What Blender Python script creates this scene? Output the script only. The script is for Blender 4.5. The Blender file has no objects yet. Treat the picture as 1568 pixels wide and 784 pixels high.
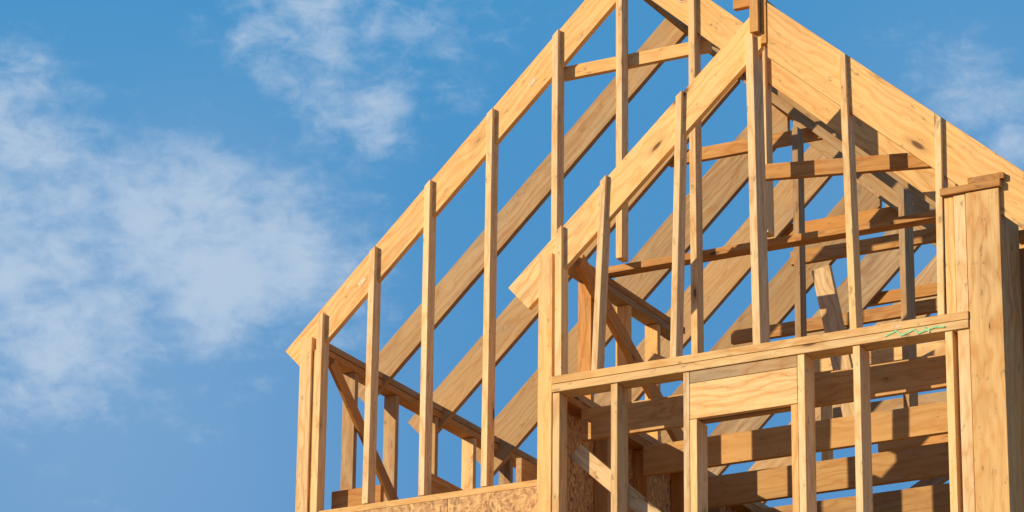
import bpy, bmesh, math, random
from mathutils import Vector, Matrix
random.seed(7)
scene=bpy.context.scene
scene.view_settings.view_transform='Standard'; scene.view_settings.look='None'; scene.view_settings.exposure=0

# ------------------------------------------------------------------ materials
def nd(nt,t,**kw):
    n=nt.nodes.new(t)
    for k,v in kw.items(): setattr(n,k,v)
    return n
def mathn(nt,op,a,b=None,c=None,clamp=False):
    n=nd(nt,'ShaderNodeMath',operation=op,use_clamp=clamp)
    for i,v in enumerate((a,b,c)):
        if v is None: continue
        if isinstance(v,(int,float)): n.inputs[i].default_value=v
        else: nt.links.new(v,n.inputs[i])
    return n.outputs[0]
def vmath(nt,op,a,b):
    n=nd(nt,'ShaderNodeVectorMath',operation=op)
    for i,v in enumerate((a,b)):
        if isinstance(v,(tuple,list)): n.inputs[i].default_value=v
        else: nt.links.new(v,n.inputs[i])
    return n.outputs[1] if op in('DISTANCE','DOT_PRODUCT') else n.outputs[0]
def mixc(nt,f,a,b,mode='MIX'):
    n=nd(nt,'ShaderNodeMix',data_type='RGBA',blend_type=mode)
    for s,v in ((n.inputs[0],f),(n.inputs[6],a),(n.inputs[7],b)):
        if isinstance(v,(int,float)): s.default_value=v
        elif isinstance(v,(tuple,list)): s.default_value=(*v[:3],1)
        else: nt.links.new(v,s)
    return n.outputs[2]
def mapr(nt,v,a,b,c=0,d=1,smooth=False):
    n=nd(nt,'ShaderNodeMapRange',interpolation_type='SMOOTHSTEP' if smooth else 'LINEAR')
    nt.links.new(v,n.inputs[0])
    for i,x in enumerate((a,b,c,d)): n.inputs[i+1].default_value=x
    return n.outputs[0]
def noise(nt,vec,scale,detail=3,rough=.5,dist=0):
    n=nd(nt,'ShaderNodeTexNoise'); nt.links.new(vec,n.inputs['Vector'])
    n.inputs['Scale'].default_value=scale;n.inputs['Detail'].default_value=detail
    n.inputs['Roughness'].default_value=rough;n.inputs['Distortion'].default_value=dist
    return n.outputs['Fac']
def base(name):
    m=bpy.data.materials.new(name);m.use_nodes=True
    nt=m.node_tree;b=nt.nodes['Principled BSDF'];return m,nt,b

def wood(name,c1,c2,grey,streak=.45):
    m,nt,b=base(name)
    tc=nd(nt,'ShaderNodeTexCoord'); oi=nd(nt,'ShaderNodeObjectInfo')
    cx=nd(nt,'ShaderNodeCombineXYZ')
    r=oi.outputs['Random']
    nt.links.new(mathn(nt,'MULTIPLY',r,31.7),cx.inputs[0])
    r2=mathn(nt,'FRACT',mathn(nt,'MULTIPLY',r,57.31)); r3=mathn(nt,'FRACT',mathn(nt,'MULTIPLY',r,191.7))
    nt.links.new(mathn(nt,'MULTIPLY',r2,17),cx.inputs[1]); nt.links.new(mathn(nt,'MULTIPLY',r3,13),cx.inputs[2])
    P=vmath(nt,'ADD',tc.outputs['Object'],cx.outputs[0])
    sx=nd(nt,'ShaderNodeSeparateXYZ'); nt.links.new(tc.outputs['Object'],sx.inputs[0])
    vo=nd(nt,'ShaderNodeTexVoronoi'); vo.inputs['Scale'].default_value=1
    nt.links.new(vmath(nt,'MULTIPLY',P,(1.9,6,6)),vo.inputs['Vector'])
    vs=nd(nt,'ShaderNodeSeparateColor'); nt.links.new(vo.outputs['Color'],vs.inputs[0])
    fine=noise(nt,vmath(nt,'MULTIPLY',P,(5,130,130)),1,2,.6)
    kd=mathn(nt,'ADD',vo.outputs['Distance'],mathn(nt,'MULTIPLY',mathn(nt,'SUBTRACT',fine,.5),.05))
    kd=mathn(nt,'ADD',kd,mathn(nt,'MULTIPLY',vs.outputs[0],.12))
    bend=mapr(nt,kd,.45,.05,0,.035,True)
    warp=noise(nt,vmath(nt,'MULTIPLY',P,(1.5,5,5)),1.0,3,.6)
    warp=mathn(nt,'MULTIPLY',mathn(nt,'SUBTRACT',warp,.5),.22)
    yy=mathn(nt,'ADD',sx.outputs[1],mathn(nt,'MULTIPLY',mathn(nt,'SUBTRACT',r2,.5),.2))
    zz=mathn(nt,'ADD',sx.outputs[2],mathn(nt,'MULTIPLY',mathn(nt,'SUBTRACT',r3,.5),.2))
    rad=mathn(nt,'SQRT',mathn(nt,'ADD',mathn(nt,'MULTIPLY',yy,yy),mathn(nt,'MULTIPLY',zz,zz)))
    rad=mathn(nt,'ADD',mathn(nt,'ADD',rad,warp),bend)
    ring=mathn(nt,'PINGPONG',mathn(nt,'MULTIPLY',rad,46),1)
    ring=mathn(nt,'POWER',ring,2.4)
    blot=noise(nt,vmath(nt,'MULTIPLY',P,(1.5,13,13)),1,4,.68)
    dirt=noise(nt,vmath(nt,'MULTIPLY',P,(3.5,6,6)),1,4,.65)
    broad=noise(nt,vmath(nt,'MULTIPLY',P,(.8,1.2,1.2)),1,1,.5)
    col=mixc(nt,mapr(nt,r2,0,1),c1,c2)
    col=mixc(nt,mathn(nt,'MULTIPLY',ring,.7),col,(c2[0]*.74,c2[1]*.47,c2[2]*.27))
    col=mixc(nt,mapr(nt,fine,.35,.75,0,.45),col,(c2[0]*.6,c2[1]*.42,c2[2]*.26))
    col=mixc(nt,mapr(nt,blot,.45,.70,0,streak),col,(c2[0]*.62,c2[1]*.43,c2[2]*.28))
    col=mixc(nt,mapr(nt,dirt,.48,.72,0,grey),col,(.33,.25,.165))
    col=mixc(nt,mapr(nt,broad,.35,.7,0,.55),col,(c1[0]*1.0,c1[1]*.80,c1[2]*.52))
    col=mixc(nt,mapr(nt,kd,.30,.12,0,.45,True),col,(.42,.21,.07))
    col=mixc(nt,mapr(nt,kd,.15,.10,0,.9,True),col,(.12,.055,.022))
    st=noise(nt,vmath(nt,'MULTIPLY',P,(10,26,26)),1,4,.7)
    col=mixc(nt,mapr(nt,st,.60,.70,0,.6),col,(.20,.12,.06))
    v=mapr(nt,r3,0,1,.80,1.08)
    hs=nd(nt,'ShaderNodeHueSaturation'); nt.links.new(v,hs.inputs['Value']); nt.links.new(col,hs.inputs['Color'])
    nt.links.new(hs.outputs[0],b.inputs['Base Color'])
    b.inputs['Roughness'].default_value=.72
    b.inputs['Specular IOR Level'].default_value=.2
    bp=nd(nt,'ShaderNodeBump'); bp.inputs['Strength'].default_value=.4; bp.inputs['Distance'].default_value=.002
    nt.links.new(fine,bp.inputs['Height']); nt.links.new(bp.outputs[0],b.inputs['Normal'])
    return m
W=wood('pine_fresh',(.89,.62,.30),(.82,.51,.20),.22)
WS=wood('pine_pale_stud',(.94,.73,.44),(.88,.62,.31),.20,.32)
WO=wood('pine_orange',(.70,.38,.13),(.58,.28,.08),.28)
WJ=wood('pine_joist',(.72,.46,.21),(.62,.37,.14),.35,.5)
WG=wood('pine_weathered',(.58,.41,.235),(.50,.32,.15),.65,.6)

def osb(name):
    m,nt,b=base(name)
    tc=nd(nt,'ShaderNodeTexCoord'); P=tc.outputs['Object']
    wv=nd(nt,'ShaderNodeTexNoise'); nt.links.new(P,wv.inputs['Vector']); wv.inputs['Scale'].default_value=12
    Pw=vmath(nt,'ADD',P,vmath(nt,'MULTIPLY',wv.outputs['Color'],(.05,.05,.05)))
    def layer(sc):
        v=nd(nt,'ShaderNodeTexVoronoi'); v.inputs['Scale'].default_value=1
        nt.links.new(vmath(nt,'MULTIPLY',Pw,sc),v.inputs['Vector'])
        s=nd(nt,'ShaderNodeSeparateColor'); nt.links.new(v.outputs['Color'],s.inputs[0]); return s
    a=layer((26,62,62)); c=layer((70,70,28))
    f=mathn(nt,'ADD',mathn(nt,'MULTIPLY',a.outputs[0],.55),mathn(nt,'MULTIPLY',c.outputs[1],.45))
    col=mixc(nt,mapr(nt,f,.1,.9),(.34,.15,.045),(.78,.45,.17))
    col=mixc(nt,mapr(nt,a.outputs[2],.84,.92,0,.65),col,(.17,.07,.025))
    nt.links.new(col,b.inputs['Base Color']); b.inputs['Roughness'].default_value=.7
    bp=nd(nt,'ShaderNodeBump'); bp.inputs['Strength'].default_value=.4; bp.inputs['Distance'].default_value=.003
    nt.links.new(f,bp.inputs['Height']); nt.links.new(bp.outputs[0],b.inputs['Normal'])
    return m
OSB=osb('osb_sheathing')
def speck(name,a,b2):
    m,nt,b=base(name)
    n_=noise(nt,nd(nt,'ShaderNodeTexCoord').outputs['Object'],90,3,.6)
    nt.links.new(mixc(nt,mapr(nt,n_,.4,.6),a,b2),b.inputs['Base Color']); return m
GP=speck('green_marker_paint',(.10,.42,.16),(.30,.55,.22))
INK=speck('grade_stamp_ink',(.40,.24,.12),(.74,.48,.22))
KNOT=speck('knot_wood',(.10,.045,.02),(.26,.12,.05))
RIM=speck('knot_rim_wood',(.50,.26,.10),(.60,.34,.14))

# ------------------------------------------------------------------ builders
root=bpy.data.objects.new('timber_house_frame',None); scene.collection.objects.link(root)
def mk(name,verts,faces,d,mat,bev=.0025,parent=root):
    d=Vector(d).normalized()
    ref=Vector((0,1,0)) if abs(d.y)<.8 else Vector((1,0,0))
    z=d.cross(ref).normalized(); y=z.cross(d).normalized()
    R=Matrix((d,y,z)).transposed()
    o=sum((Vector(v) for v in verts),Vector())/len(verts)
    me=bpy.data.meshes.new(name)
    bm=bmesh.new()
    vs=[bm.verts.new(R.transposed()@(Vector(v)-o)) for v in verts]
    for f in faces: bm.faces.new([vs[i] for i in f])
    bmesh.ops.recalc_face_normals(bm,faces=bm.faces)
    if bev: bmesh.ops.bevel(bm,geom=list(bm.edges),offset=bev,segments=2,affect='EDGES',profile=.5)
    bm.to_mesh(me);bm.free()
    me.materials.append(mat)
    ob=bpy.data.objects.new(name,me); scene.collection.objects.link(ob)
    ob.matrix_world=Matrix.Translation(o)@R.to_4x4()
    ob.parent=parent
    return ob
def prism(name,poly,axis,lo,hi,d,mat,bev=.0025,shift=0):
    n=len(poly)
    def w(p,t):
        if axis=='Y': return (p[0],t,p[1])
        if axis=='X': return (t,p[0],p[1])
        return (p[0],p[1],t)
    verts=[w(p,lo) for p in poly]+[w(p,hi) for p in poly]
    faces=[list(range(n)),list(range(n,2*n))[::-1]]+[[i,(i+1)%n,n+(i+1)%n,n+i] for i in range(n)]
    return mk(name,verts,faces,d,mat,bev)
def box(name,x0,x1,y0,y1,z0,z1,mat,bev=.0025):
    L=[x1-x0,y1-y0,z1-z0]; d=[0,0,0]; d[L.index(max(L))]=1
    return prism(name,[(x0,z0),(x1,z0),(x1,z1),(x0,z1)],'Y',y0,y1,d,mat,bev)
def stick(name,a,b,axis,lo,hi,w,mat,bev=.0025):
    A=Vector(a);B=Vector(b);t=(B-A).normalized();n=Vector((-t.y,t.x))*w/2
    poly=[A-n,B-n,B+n,A+n]
    d=(t.x,0,t.y) if axis=='Y' else (0,t.x,t.y)
    return prism(name,[tuple(p) for p in poly],axis,lo,hi,d,mat,bev)
def stud(name,xb,xt,zb,ztop,y0,dep,mat,w=.042):
    f=ztop if callable(ztop) else (lambda x:ztop)
    j=random.uniform(-.014,.004)
    return prism(name,[(xb,zb),(xb+w,zb),(xt+w,f(xt+w)+j),(xt,f(xt)+j*.4)],'Y',y0,y0+dep,(xt-xb,0,2),mat)
def rafter(name,xt,xr,f,dep,y0,th,mat):
    m=(f(xr)-f(xt))/(xr-xt); L=math.hypot(1,m); s=1 if m>0 else -1
    n=(s*abs(m)/L*dep,-dep/L)
    poly=[(xt,f(xt)),(xr,f(xr)),(xr,f(xr)-dep*L),(xt+n[0],f(xt)+n[1])]
    return prism(name,poly,'Y',y0,y0+th,(1,0,m),mat)

# ------------------------------------------------------------------ GABLE A (wide, set back)
AX=.30
fAL=lambda x:2.71+.94*x
AZ=fAL(AX)
fAR=lambda x:AZ-.90*(x-AX)
YA=.60; SP=.785
for k in range(8):
    y=YA+.05+SP*k if k else YA+.035
    dep=.19 if k<2 else (.22 if k<3 else .275)
    rafter('rafter_left',-2.15-random.uniform(0,.03)*(k>0),AX-.02,fAL,dep,y,.042,W if k==0 else WG)
    rafter('rafter_right',2.95,AX+.02,fAR,dep+.02,y,.042,W if k==0 else WG)
box('ridge_board',AX-.018,AX+.018,YA+.04,YA+SP*7+.3,AZ-.30,AZ+.005,WG)
for i,(x,zb) in enumerate([(-1.90,-1.9),(-1.53,-.402),(-1.14,-.402),(-.70,-.402),(-.24,-.402),(.205,.915),(.70,-.1),(1.17,.915)]):
    f=(lambda x:fAL(x)-.02) if x<.2 else ((lambda x:min(fAL(x),fAR(x))-.012))
    if x<-1.8: f=lambda x:fAL(x)-.065
    if x<.25 and x>.2: f=lambda x:fAL(.25)-.03
    stud('gable_stud',x+random.uniform(-.010,.010),x,zb,f,YA,.089,WS)
box('corner_stud',-2.02,-1.935,YA+.003,YA+.135,-1.9,.745,WS)
box('corner_stud',-1.932,-1.905,YA+.02,YA+.135,-1.9,.66,W)
box('top_plate',-2.01,-1.90,YA+.14,6.4,.70,.742,WG)
box('top_plate',-2.005,-1.905,YA+.14,6.4,.655,.697,WO)
y=YA+.5
while y<6.3:
    box('side_stud',-2.0,-1.91,y,y+.042,-.45,.652,WG if random.random()<.5 else W); y+=.52
stick('wall_brace',(.78,.62),(2.0,-.43),'X',-1.905,-1.88,.09,WO)
box('bottom_plate',-2.0,-1.91,YA+.14,6.3,-.5,-.452,W)
box('bottom_plate',-1.85,-.02,YA+.005,YA+.092,-.445,-.405,W)
box('osb_panel',-1.857,-.93,YA-.012,YA,-1.9,-.452,OSB,.001)
box('osb_panel',-.926,-.03,YA-.012,YA,-1.9,-.452,OSB,.001)
box('blocking',-1.855,-1.50,YA+.16,YA+.20,-.45,-.24,WO)
box('blocking',-1.17,-1.13,YA+.1,YA+1.0,-.45,-.22,WO)
box('blocking',-.52,-.48,YA+.1,YA+.9,-.45,-.22,WG)
box('blocking',-1.9,-.1,YA+1.0,YA+1.04,-.45,-.25,W)
box('cripple_stud',-.30,-.21,YA+.4,YA+.44,-.45,-.08,W)
box('cripple_stud',-.62,-.58,YA+1.05,YA+1.14,-.45,.10,WS)
box('sill_plate',-.70,-.05,YA+1.05,YA+1.14,.102,.142,WG)
box('collar_tie',-.22,.80,YA+.092,YA+.132,2.20,2.285,W)
for k in (2,4,6):
    yk=YA+.05+SP*k+.045
    box('collar_tie',-.25,.85,yk,yk+.04,2.18,2.27,WO)
def disc(name,x,z,r1,r2,y0,y1,mat):
    prism(name,[(x+r1*math.cos(i*math.pi/7),z+r2*math.sin(i*math.pi/7)*(1+.1*math.sin(i*2.3))) for i in range(14)],'Y',y0,y1,(1,0,0),mat,0)
disc('knot_rim',.645,2.555,.032,.027,YA+.033,YA+.036,RIM)
disc('knot_core',.645,2.555,.018,.015,YA+.031,YA+.036,KNOT)
for x in (-.42,-1.62): stick('grade_stamp',(x,fAL(x)-.14),(x+.045,fAL(x+.045)-.14),'Y',YA+.0338,YA+.036,.028,INK,0)
stick('grade_stamp',(2.25,-.028),(2.30,-.028),'Y',-.0130,-.011,.018,INK,0)
# ------------------------------------------------------------------ GABLE B (narrow, in front)
BX=1.47
fBL=lambda x:.81+.90*x
fBR=lambda x:3.41-.865*x
rafter('rafter_left',-.22,BX-.02,fBL,.205,.028,.042,W)
rafter('rafter_right',3.6,BX+.02,fBR,.265,.028,.045,W)
box('ridge_board',BX-.018,BX+.018,.02,.55,1.86,2.14,WO)
box('ridge_block',BX-.075,BX-.02,-.012,.10,1.93,2.20,WO)
box('ridge_block',BX-.20,BX-.085,.03,.07,2.12,2.20,WO)
box('corner_post',.0,.092,.0,.14,-1.9,.775,W)
box('corner_stud',.100,.145,.0,.10,-1.9,-.101,WS)
stud('gable_stud',.112,.108,.002,fBL,-.004,.089,WS,.045)
stud('gable_stud',.35,.405,.002,fBL,.0,.089,WS,.040)
stud('gable_stud',.86,.905,.002,fBL,.0,.089,WS,.040)
stud('gable_stud',1.385,1.36,.002,lambda x:1.93,.0,.135,WS,.048)
stud('gable_stud',1.985,1.95,.002,fBR,.0,.095,WS,.042)
stud('gable_stud',2.515,2.53,.002,fBR,.0,.095,WS,.040)
box('wall_plate',.095,2.70,-.012,.135,-.047,.0,W)
box('wall_plate',.097,2.698,-.009,.133,-.097,-.049,WS)
box('wall_stud',.48,.522,.0,.14,-1.9,-.099,WS)
box('king_stud',.945,.983,.0,.089,-1.9,-.099,WS)
box('trimmer_stud',.986,1.03,.0,.14,-1.9,-.388,WS)
box('king_stud',1.66,1.703,.0,.14,-1.9,-.099,WS)
box('trimmer_stud',1.615,1.657,.002,.14,-1.9,-.388,W)
box('window_header',.986,1.657,.001,.04,-.168,-.099,WG)
box('window_header',.986,1.657,.0,.04,-.385,-.171,W)
box('window_header',.99,1.655,.06,.10,-.385,-.1,WG)
box('wall_stud',2.0,2.043,.0,.14,-1.9,-.099,WS)
box('wall_stud',2.555,2.60,.0,.14,-1.9,-.099,WS)
box('post_stud',2.565,2.625,.012,.14,.003,.70,W)
box('post_stud',2.628,2.697,.006,.14,-1.9,.70,WS)
box('corner_post',2.702,2.90,.0,.30,-1.9,.70,W)
box('post_cap',2.555,2.915,-.015,.31,.703,.745,WO)
box('post_cap',2.72,2.935,-.006,.31,.748,.785,WO)
box('wall_stud',2.86,2.95,.34,.43,-1.9,.45,WG)
box('wall_stud',2.98,3.09,.32,.43,-1.9,.50,W)
box('wall_stud',3.5,3.55,.32,.43,-1.9,.50,W)
box('top_plate',2.86,3.6,.315,.435,.505,.55,W)
box('tie_beam',-.03,2.62,YA+.10,YA+.19,.868,.912,WO)
for i,(a,b) in enumerate((((2.20,-.075),(2.27,-.052)),((2.27,-.052),(2.30,-.085)),((2.30,-.085),(2.38,-.060)),((2.38,-.060),(2.40,-.088)),((2.40,-.088),(2.50,-.066)),((2.44,-.058),(2.47,-.09)),((2.50,-.066),(2.56,-.074)))):
    stick('lumber_mark',a,b,'Y',-.0125-.0004*i,-.0085,.010,GP,0)
# B side wall
box('top_plate',.0,.10,.15,6.3,-.045,.0,WG)
box('top_plate',.003,.097,.15,6.3,-.092,-.047,WO)
y=.72
while y<6.2:
    box('side_stud',.003,.092,y,y+.042,-1.9,-.094,WG if random.random()<.6 else WO); y+=.52
for i in range(5):
    box('osb_panel',-.014,-.001,.16+i*1.22,.16+i*1.22+1.216,-1.9,-.06,OSB,.001)
box('top_plate',.0,.10,.15,1.78,.81,.852,WO)
box('top_plate',.003,.097,.15,1.74,.765,.808,WG)
for y in (.5,1.0,1.40): box('side_stud',.003,.092,y,y+.042,.002,.763,WO if y<1 else W)
stick('wall_brace',(.3,.82),(1.75,.03),'X',.094,.13,.11,WO)
stick('wall_brace',(.17,-.42),(.75,-.95),'Y',.15,.19,.10,WS)
# joists
for i,y in enumerate((.35,1.17,1.93,2.72,3.5,4.28,5.06)):
    box('ceiling_joist',.105,2.80,y,y+.042,-.29+random.uniform(-.01,.01),-.10,WJ)
box('wall_plate',2.72,2.80,.4,6.3,-.095,-.0,W)
# attic
stick('brace',(1.28,1.18),(2.38,1.07),'Y',.30,.34,.095,WO)
stick('kicker_post',(1.28,.88),(1.47,-.09),'Y',1.215,1.255,.12,WS)
box('attic_post',1.68,1.72,1.50,1.64,-.1,1.42,WG)
box('attic_post',.98,1.02,1.50,1.59,.50,1.95,WG)
box('attic_tie',.7,2.5,2.0,2.04,.50,.585,W)
box('attic_tie',.2,2.6,2.24,2.28,.87,.955,WO)
box('attic_tie',.2,2.6,3.05,3.09,.84,.93,W)
box('attic_tie',.2,2.6,3.85,3.89,.80,.90,WG)
box('attic_tie',.2,2.6,4.62,4.66,.80,.90,WO)
box('attic_tie',.2,2.6,5.40,5.44,.80,.90,WG)
box('attic_tie',.6,2.0,2.30,2.34,1.36,1.45,WO)
box('attic_tie',.6,2.0,3.87,3.91,1.36,1.45,WG)
stick('attic_brace',(.35,.30),(.95,-.02),'Y',.75,.79,.09,W)
stick('attic_brace',(2.2,.1),(2.55,.85),'Y',2.7,2.74,.10,WG)
stick('attic_brace',(1.6,.1),(2.5,.42),'Y',1.3,1.34,.09,W)
stick('attic_brace',(.9,.05),(1.9,.60),'Y',3.4,3.44,.10,WG)
for x,y in ((.9,2.05),(1.9,2.05),(2.3,2.9),(1.2,3.6),(2.1,4.4)):
    box('attic_post',x,x+.042,y,y+.09,-.1,.50 if y<2.2 else .9,W)
for i in range(9):
    box('rear_stud',.2+.33*i,.242+.33*i,6.2,6.29,-1.9,-.1,WG)
y=.9
while y<6.2:
    box('side_stud',2.71,2.80,y,y+.042,-1.9,-.097,W); y+=.78

# ------------------------------------------------------------------ lower storeys (below the frame)
G=-8.5
def panels(x0,x1,y0,y1,z0,z1):
    alongx=(x1-x0)>(y1-y0); L=(x1-x0) if alongx else (y1-y0)
    n=math.ceil(L/1.22); m=math.ceil((z1-z0)/2.44)
    for i in range(n):
        for j in range(m):
            a=i*L/n;b=(i+1)*L/n-.004; c=z0+j*(z1-z0)/m; d=z0+(j+1)*(z1-z0)/m-.004
            if alongx: box('osb_panel',x0+a,x0+b,y0,y1,c,d,OSB,0)
            else: box('osb_panel',x0,x1,y0+a,y0+b,c,d,OSB,0)
box('floor_deck',-2.02,2.95,YA-.01,6.3,-1.94,-1.905,OSB)
box('floor_deck',-.01,2.95,-.01,YA-.013,-1.94,-1.905,OSB)
panels(-2.02,-.014,YA,YA+.013,G,-1.945)
panels(0,2.95,.0,.013,G,-1.945)
panels(-2.033,-2.021,YA,6.3,G,-1.945)
panels(2.952,2.965,.0,6.3,G,-1.945)
panels(-.013,-.001,.014,YA-.001,G,-1.945)
panels(-2.02,2.95,6.3,6.313,G,-1.945)

# ------------------------------------------------------------------ ground
m,nt,b=base('bare_soil')
tc=nd(nt,'ShaderNodeTexCoord')
n1=noise(nt,tc.outputs['Object'],.3,6,.6); n2=noise(nt,tc.outputs['Object'],6,6,.7)
c=mixc(nt,mapr(nt,n1,.35,.65),(.32,.21,.12),(.24,.16,.09)); c=mixc(nt,mapr(nt,n2,.4,.7,0,.3),c,(.14,.09,.06))
nt.links.new(c,b.inputs['Base Color']); b.inputs['Roughness'].default_value=.95
bm=bmesh.new(); bmesh.ops.create_grid(bm,x_segments=40,y_segments=40,size=600)
me=bpy.data.meshes.new('ground');bm.to_mesh(me);bm.free();me.materials.append(m)
g=bpy.data.objects.new('ground',me);scene.collection.objects.link(g);g.location=(0,0,G)

# ------------------------------------------------------------------ light
travel=Vector((.58,.72,-.36)).normalized()
sun=bpy.data.lights.new('sun','SUN');sun.energy=5;sun.angle=math.radians(.5);sun.color=(1,.86,.61)
so=bpy.data.objects.new('sun',sun);scene.collection.objects.link(so)
so.rotation_euler=travel.to_track_quat('-Z','Y').to_euler(); so.location=(-10,-20,15)
w=bpy.data.worlds.new('World');scene.world=w;w.use_nodes=True;nt=w.node_tree
bg=nt.nodes['Background']
sky=nd(nt,'ShaderNodeTexSky');sky.sky_type='NISHITA';sky.sun_disc=False
sky.sun_elevation=math.asin(-travel.z); sky.sun_rotation=math.atan2(-travel.x,-travel.y)
sky.air_density=1.0;sky.dust_density=.6;sky.ozone_density=2.0
tc=nd(nt,'ShaderNodeTexCoord');D=tc.outputs['Generated']
def direc(px,py):
    az=math.radians(28.6-(px-784)*.0106);el=math.radians(20.06-(py-392)*.00995)
    return (-math.sin(az)*math.cos(el),math.cos(az)*math.cos(el),math.sin(el))
def blobs(L):
    mask=None
    for px,py,r,wt in L:
        d=vmath(nt,'DISTANCE',D,direc(px,py))
        v=mapr(nt,d,0,r*.000178,wt,0,True)
        mask=v if mask is None else mathn(nt,'MAXIMUM',mask,v)
    return mask
mask=blobs(((20,330,380,.88),(240,370,310,1.0),(330,420,270,1.05),(450,400,240,1.0),(520,440,180,.9),(80,470,430,.88),(20,200,220,.7),(480,40,320,.66),(650,40,260,.56),(560,190,170,.75),(1490,150,160,.8),(1570,230,120,.8),(850,20,220,.4),(150,640,380,.38)))
veil=blobs(((120,640,700,.24),(300,400,420,.20),(1500,260,420,.12)))
st=vmath(nt,'MULTIPLY',D,(1,1,1.6))
n1=noise(nt,st,30,4,.5,.4); n2=noise(nt,st,95,6,.62,.3)
n=mathn(nt,'ADD',mathn(nt,'MULTIPLY',n1,.5),mathn(nt,'MULTIPLY',n2,.5))
dens=mapr(nt,mathn(nt,'ADD',n,mathn(nt,'MULTIPLY',mask,.42)),.61,1.0,0,.88,True)
dens=mathn(nt,'MAXIMUM',dens,mathn(nt,'ADD',mathn(nt,'MULTIPLY',dens,.8),veil))
dens=mathn(nt,'MINIMUM',dens,.92)
skyc=mixc(nt,1.0,sky.outputs[0],(.52,1.78,2.12),'MULTIPLY')
mn=vmath(nt,'MINIMUM',skyc,(2.0,2.45,4.9))
col=mixc(nt,dens,mn,(4.1,5.1,6.4))
nt.links.new(col,bg.inputs['Color']);bg.inputs['Strength'].default_value=.12

# ------------------------------------------------------------------ camera
yaw,pitch,roll=[math.radians(v) for v in (28.593,20.059,0.63)]
fwd=Vector((-math.sin(yaw)*math.cos(pitch),math.cos(yaw)*math.cos(pitch),math.sin(pitch)))
r=Vector((math.cos(yaw),math.sin(yaw),0));up=r.cross(fwd)
c_,s_=math.cos(roll),math.sin(roll); R=(c_*r+s_*up); U=(-s_*r+c_*up)
cam=bpy.data.cameras.new('camera');cam.sensor_width=36;cam.lens=36*5755/1568;cam.clip_end=3000
co=bpy.data.objects.new('camera',cam);scene.collection.objects.link(co)
M=Matrix((R,U,-fwd)).transposed().to_4x4();M.translation=Vector((9.87,-18.44,-6.87));co.matrix_world=M
scene.camera=co
